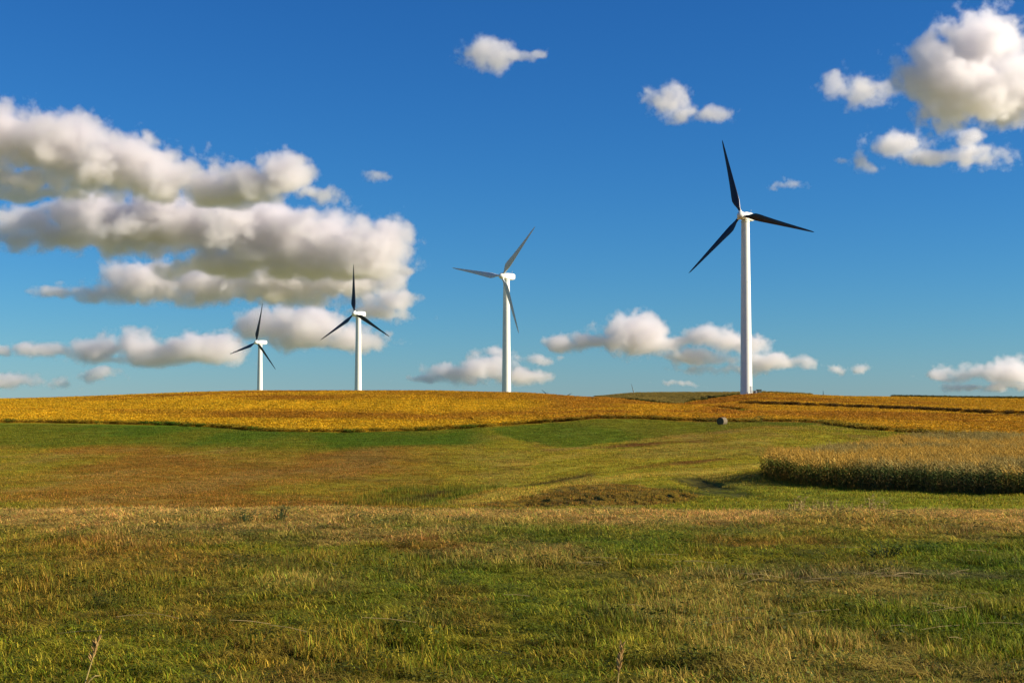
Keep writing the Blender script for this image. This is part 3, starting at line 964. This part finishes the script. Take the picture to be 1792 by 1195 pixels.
m_ = MB(); m_.rings(loops); m_.build('straw_roll', M_HAY, bale)
m_ = MB()
for yv in (-.57, -.19, .19, .57):
    m_.rings([[Vector((rb * 1.045 * math.cos(2 * math.pi * k / 40) * 1.02, yv + o_, rb * .95 + max(rb * 1.03 * math.sin(2 * math.pi * k / 40), -rb * .94))) for k in range(40)] for o_ in (-.17, .17)], cap=False)
m_.build('net_wrap', M_TWINE, bale)

# ------------------------------------------------------------------ single weeds and stalks
M_STALK = mat('dry_stalk', (.50, .36, .12), .85, noise=.2, scale=20, spec=.1)
M_LITTER = mat('straw_litter', (.34, .25, .11), .9, noise=.3, scale=9, spec=.1)
M_SEED = mat('seed_head', (.42, .26, .09), .9, noise=.25, scale=30, spec=.1)
M_WEED = mat('withered_weed', (.23, .17, .07), .9, noise=.35, scale=9, spec=.1)
M_WEEDG = mat('dark_weed_leaf', (.055, .07, .02), .8, noise=.3, scale=9, spec=.1)
def stalk(u, v_base, D, pts, seed_h, label):
    x = (u - 896) / FPX * D
    o = empty('dry_grass_stalk', (x, D, gz(x, D)))
    tag(o, label, 'grass stalk')
    m_ = MB(); m_.tube(pts, [.006 - .003 * k / (len(pts) - 1) for k in range(len(pts))], 5); m_.build('stem', M_STALK, o)
    rr = random.Random(int(u))
    tip = Vector(pts[-1]); prv = Vector(pts[-2]); dd = (tip - prv).normalized()
    m_ = MB()
    for k in range(26):
        s_ = tip - dd * seed_h * (k / 26)
        a = rr.random() * 6.28
        q = Vector((math.cos(a) * .028, math.sin(a) * .028, .055))
        m_.tube([s_, s_ + q * .6, s_ + q], [.002, .006, .001], 4)
    m_.build('seed_head', M_SEED, o)
    return o, m_
o, _ = stalk(143, 0, 10.6, [(0, 0, 0), (.03, 0, .12), (.07, .01, .26), (.115, .02, .42), (.14, .02, .50)], .17, 'orange dry seed stalk leaning right at the bottom left')
m_ = MB(); m_.tube([(.035, 0, .13), (.09, -.01, .22), (.13, -.01, .25), (.16, 0, .25)], [.006, .006, .005, .002], 5); m_.build('side_leaf', M_STALK, o)
stalk(1076, 0, 10.8, [(0, 0, 0), (.015, 0, .15), (.03, 0, .3), (.05, 0, .42)], .22, 'pale dry seed stalk near the bottom edge right of centre')
stalk(1119, 0, 94, [(0, 0, 0), (0, 0, 1.0), (.02, 0, 1.9)], .3, 'lone thin pale stalk standing before the brown bank')

def weed(u, D, h, spread, m, seed, label, nstem=14, name='weed', group=None):
    x = (u - 896) / FPX * D
    rr = random.Random(seed)
    st, lf = MB(), MB()
    for k in range(nstem):
        a, l_ = rr.random() * 6.28, rr.uniform(.15, 1) * spread
        hh = h * rr.uniform(.5, 1)
        b0 = Vector((math.cos(a) * l_ * .35, math.sin(a) * l_ * .35, 0)); t1 = Vector((math.cos(a) * l_, math.sin(a) * l_, hh))
        md_ = (b0 + t1) / 2 + Vector((0, 0, hh * .12))
        st.tube([b0, md_, t1], [.008, .006, .002], 4)
        for q in range(7):
            f_ = rr.uniform(.3, 1)
            p_ = b0.lerp(t1, f_)
            az_ = rr.random() * 6.28
            ln = h * rr.uniform(.10, .22)
            e_ = p_ + Vector((math.cos(az_) * ln, math.sin(az_) * ln, rr.uniform(-.3, .7) * ln))
            sd_ = Vector((-math.sin(az_), math.cos(az_), rr.uniform(-.5, .5))) * ln * .16
            mp = (p_ + e_) / 2
            lf.add([p_, mp - sd_, e_, mp + sd_ * .9 + Vector((0, 0, .01))], [(0, 1, 2, 3)])
    o = empty(name, (x, D, gz(x, D)))
    tag(o, label, 'weed', group)
    st.build('stem', M_STALK if m is M_WEED else m, o); lf.build('leaf', m, o, smooth=False)
    return o
WG = 'withered weeds standing along the crest of the meadow'
rr = random.Random(4)
for k, (u, D, h) in enumerate([(1385, 39, .42), (1400, 40, .55), (1422, 39, .40), (1440, 41, .50), (1458, 40, .45), (1475, 39.5, .38), (1495, 40, .36), (1518, 41, .6), (1542, 40, .5)]):
    weed(u, D, h, .28, M_WEED, 50 + k, 'dry tan weed in the clump on the crest, below the corn', group=WG)
weed(430, 33, .38, .35, M_WEEDG, 71, 'dark green weed on the left crest, left one of the pair', nstem=18)
weed(492, 34, .42, .35, M_WEEDG, 72, 'dark green weed on the left crest, right one of the pair', nstem=18)
weed(1070, 39, .3, .28, M_WEED, 73, 'small dark withered weed at the crest below the brown bank')
weed(1545, 23, .30, .45, M_WEEDG, 74, 'leaning dark weed in the right foreground, above the straw litter', nstem=20)

# loose straw lying on the meadow
rs = np.random.RandomState(21)
sm_ = MB()
def straw_band(u0, u1, v, k, spread_v=6):
    for _ in range(k):
        u, vv = rs.uniform(u0, u1), v + rs.randn() * spread_v
        d_ = ray(u, vv)
        yy = np.arange(8, 40, .1); zt = terrain(d_.x / d_.y * yy, yy) - EYE + .1
        hit = np.nonzero(d_.z / d_.y * yy <= zt)[0]
        if not len(hit): continue
        D = yy[hit[0]]; x = d_.x / d_.y * D
        a = rs.randn() * .35 + math.pi * (rs.rand() > .5); ln = rs.uniform(.15, .55)
        z0 = gz(x, D) + .10 + .05 * rs.rand()
        p0 = Vector((x, D, z0)); p1 = p0 + Vector((math.cos(a) * ln, math.sin(a) * ln, rs.randn() * .04))
        sm_.tube([p0, (p0 + p1) / 2 + Vector((0, 0, .01)), p1], .0024, 4)
straw_band(1240, 1500, 1012, 14, 4); straw_band(1520, 1700, 1006, 16, 3); straw_band(1000, 1200, 985, 8, 8); straw_band(1640, 1770, 1100, 4, 14); straw_band(0, 1792, 1060, 22, 60)
tag(sm_.build('straw_litter', M_LITTER), 'loose pale straw scattered in bands on the right of the meadow', kind='stuff')

# ------------------------------------------------------------------ clouds: real volumes, lit by the sun
def cloud(label, blobs, base=None, dens=.085, soft=2.0, amp=2.5, nscale=55, res=1.0, dist=None, alb=.984):
    if dist is None:
        dist = min(15000.0, 1000.0 * FPX / max(40, 697 - (base or max(b[1] + b[3] for b in blobs))))
    k = dist / FPX
    bl = []
    for (x, y, rx, ry) in blobs:
        rx *= 1.28; ry *= 1.22
        bl.append((ray(x, y) * dist + Vector((0, 0, EYE)), Vector((rx * k, min(rx, ry * 1.7) * k, ry * k))))
    mn = Vector([min(c[i] - r_[i] * 1.35 for c, r_ in bl) for i in range(3)])
    mx_ = Vector([max(c[i] + r_[i] * 1.35 for c, r_ in bl) for i in range(3)])
    g = bpy.data.node_groups.new('cloud', 'GeometryNodeTree')
    g.interface.new_socket('Geometry', in_out='OUTPUT', socket_type='NodeSocketGeometry')
    N, K = g.nodes.new, g.links.new
    def put(q, vals):
        for i, v in enumerate(vals):
            if v is None: continue
            if isinstance(v, bpy.types.NodeSocket): K(v, q.inputs[i])
            else: q.inputs[i].default_value = v
    def vm(op, *v):
        q = N('ShaderNodeVectorMath'); q.operation = op; put(q, v)
        return q.outputs['Value' if op == 'LENGTH' else 'Vector']
    def mt(op, *v, clamp=False):
        q = N('ShaderNodeMath'); q.operation = op; q.use_clamp = clamp; put(q, v); return q.outputs[0]
    pos = N('GeometryNodeInputPosition').outputs[0]
    def noise(scale, detail, rough, color=False, vec=None, dist_=0):
        q = N('ShaderNodeTexNoise'); K(vec or pos, q.inputs['Vector'])
        q.inputs['Scale'].default_value = scale; q.inputs['Detail'].default_value = detail
        q.inputs['Roughness'].default_value = rough; q.inputs['Distortion'].default_value = dist_
        return q.outputs[1 if color else 0]
    # bend the space a little so that the lobes lose their egg shape
    wv = vm('MULTIPLY', vm('SUBTRACT', noise(1 / (75 * k), 4, .55, True), (.5, .5, .5)), (80 * k, 80 * k, 46 * k))
    wpos = vm('ADD', pos, wv)
    acc = None
    for c, r_ in bl:
        l_ = mt('SUBTRACT', 1.0, vm('LENGTH', vm('DIVIDE', vm('SUBTRACT', wpos, tuple(c)), tuple(r_))))
        acc = l_ if acc is None else mt('SMOOTH_MAX', acc, l_, .2)
    a = mt('ADD', mt('ADD', acc, -.10), mt('MULTIPLY', mt('SUBTRACT', noise(1 / (nscale * k), 7, .70), .5), amp))
    vo = N('ShaderNodeTexVoronoi'); vo.feature = 'F1'; K(wpos, vo.inputs['Vector'])
    vo.inputs['Scale'].default_value = 1 / (nscale * .48 * k); vo.inputs['Detail'].default_value = 1.0; vo.inputs['Roughness'].default_value = .55
    a = mt('ADD', a, mt('MULTIPLY', mt('SUBTRACT', .74, vo.outputs['Distance']), .50))
    if base is not None:
        zb = (ray(896, base) * dist).z + EYE
        sp = N('ShaderNodeSeparateXYZ'); K(wpos, sp.inputs[0])
        a = mt('MINIMUM', a, mt('DIVIDE', mt('SUBTRACT', sp.outputs[2], zb), 26 * k))
    den = mt('MULTIPLY', a, soft, clamp=True)
    vc = N('GeometryNodeVolumeCube'); K(den, vc.inputs['Density'])
    vc.inputs['Min'].default_value = mn; vc.inputs['Max'].default_value = mx_
    vx = k * 1.9 / res
    for i, ax in enumerate('XYZ'):
        vc.inputs['Resolution ' + ax].default_value = int(min(430, max(14, (mx_[i] - mn[i]) / vx / (1.7 if ax == 'Y' else 1))))
    m = bpy.data.materials.new('cloud_vapour'); m.use_nodes = True; m.node_tree.nodes.clear()
    pv = m.node_tree.nodes.new('ShaderNodeVolumePrincipled'); o_ = m.node_tree.nodes.new('ShaderNodeOutputMaterial')
    m.node_tree.links.new(pv.outputs[0], o_.inputs[1])
    pv.inputs['Color'].default_value = (alb, alb * .978, alb * .980, 1)
    pv.inputs['Density'].default_value = dens / k
    pv.inputs['Anisotropy'].default_value = .5
    sm = N('GeometryNodeSetMaterial'); sm.inputs['Material'].default_value = m
    K(vc.outputs[0], sm.inputs[0]); out = N('NodeGroupOutput'); K(sm.outputs[0], out.inputs[0])
    me = bpy.data.meshes.new('cloud'); me.materials.append(m)
    ob = link(bpy.data.objects.new('cloud', me))
    md = ob.modifiers.new('vapour', 'NODES'); md.node_group = g
    return tag(ob, label, kind='stuff')

cloud('long sloping cloud bank, uppermost at the left', [(-70, 260, 100, 60), (10, 245, 100, 55), (90, 245, 85, 48), (190, 285, 110, 46), (300, 315, 110, 38), (420, 325, 110, 36), (505, 312, 48, 38), (555, 342, 42, 18), (30, 315, 90, 22), (50, 338, 110, 12)], base=362, nscale=75, amp=3.0)
cloud('broad grey bellied cloud in the middle of the left bank', [(55, 390, 38, 28), (90, 415, 100, 24), (190, 385, 85, 48), (290, 392, 110, 50), (400, 402, 110, 48), (520, 400, 90, 42), (600, 425, 90, 42), (680, 425, 42, 36), (480, 450, 150, 30), (600, 455, 90, 34), (390, 462, 110, 26), (540, 470, 120, 26), (650, 470, 60, 30)], base=492, nscale=75, amp=3.0)
cloud('dark based cloud under the broad one at left', [(260, 490, 80, 34), (200, 512, 70, 20), (105, 515, 45, 9), (380, 500, 120, 34), (500, 492, 130, 40), (610, 488, 80, 36), (675, 482, 35, 26)], base=538, dist=13400)
cloud('cumulus between the two left turbines', [(450, 570, 36, 26), (480, 575, 50, 26), (550, 568, 60, 36), (620, 592, 50, 22), (560, 598, 100, 16), (510, 622, 40, 5)], base=620, dist=16800)
cloud('small torn cloud right of the second turbine rotor', [(690, 528, 42, 18), (670, 550, 55, 16), (708, 475, 16, 7)], base=572, dist=10700)
cloud('row of low cumulus left of the leftmost turbine', [(60, 612, 48, 14), (0, 612, 30, 12), (160, 610, 42, 24), (235, 612, 52, 26), (310, 614, 42, 22), (370, 608, 56, 28), (280, 632, 130, 12)], base=642, dist=18800)
cloud('lowest flat cloud at the left edge', [(60, 672, 70, 11), (160, 658, 55, 12), (15, 668, 30, 12)], base=686, dist=22500)
cloud('low ragged cloud behind the pale bladed turbine', [(850, 642, 40, 26), (795, 655, 55, 16), (905, 658, 48, 14), (740, 666, 50, 7), (860, 615, 28, 12), (935, 628, 40, 8)], base=675, dist=20500)
cloud('long cumulus behind the tower of the tallest turbine', [(1110, 585, 52, 32), (1050, 598, 55, 18), (990, 600, 42, 12), (1185, 600, 50, 18), (1235, 590, 45, 20), (1290, 600, 42, 24), (1340, 632, 52, 16), (1220, 628, 70, 16), (1385, 640, 24, 12), (1260, 648, 80, 8)], base=659, dist=15000)
cloud('tiny flat cloud low between the two right turbines', [(1188, 672, 32, 5)], nscale=25, dist=26000)
cloud('pair of puffs right of the tallest turbine tower', [(1460, 644, 22, 9), (1505, 640, 20, 8)], nscale=25, dist=25000)
cloud('low grey cloud at the right edge above the fields', [(1700, 648, 52, 14), (1768, 652, 50, 24), (1640, 660, 36, 8), (1740, 678, 90, 10)], base=694, dist=24000)
cloud('largest cumulus, rising into the upper right corner', [(1650, 140, 66, 62), (1705, 75, 60, 62), (1720, 160, 105, 58), (1768, 100, 46, 66), (1790, 175, 60, 50)], base=236, nscale=80, amp=3.0, dens=.07, alb=.992)
cloud('torn wisp left of the largest cumulus', [(1525, 155, 38, 24), (1500, 168, 40, 16), (1462, 145, 26, 20)], dens=.035, amp=4.0)
cloud('ragged scraps below the largest cumulus', [(1580, 252, 48, 22), (1505, 286, 26, 17), (1640, 272, 60, 14), (1720, 278, 50, 18), (1690, 240, 32, 12), (1462, 281, 15, 5)], base=306, dens=.05, amp=3.6)
cloud('faint shred above right of the tallest turbine', [(1385, 322, 32, 8)], dens=.05, nscale=25)
cloud('small bright cumulus above left of the tallest turbine', [(1168, 176, 34, 30), (1195, 196, 30, 16), (1240, 202, 36, 13)], base=218, dens=.07)
cloud('small pale cloud highest at top centre', [(850, 98, 36, 24), (895, 97, 45, 9), (938, 92, 22, 7)], dens=.05, amp=3.2)
cloud('faint little cloud at upper centre left', [(658, 307, 28, 9)], dens=.05, nscale=25)
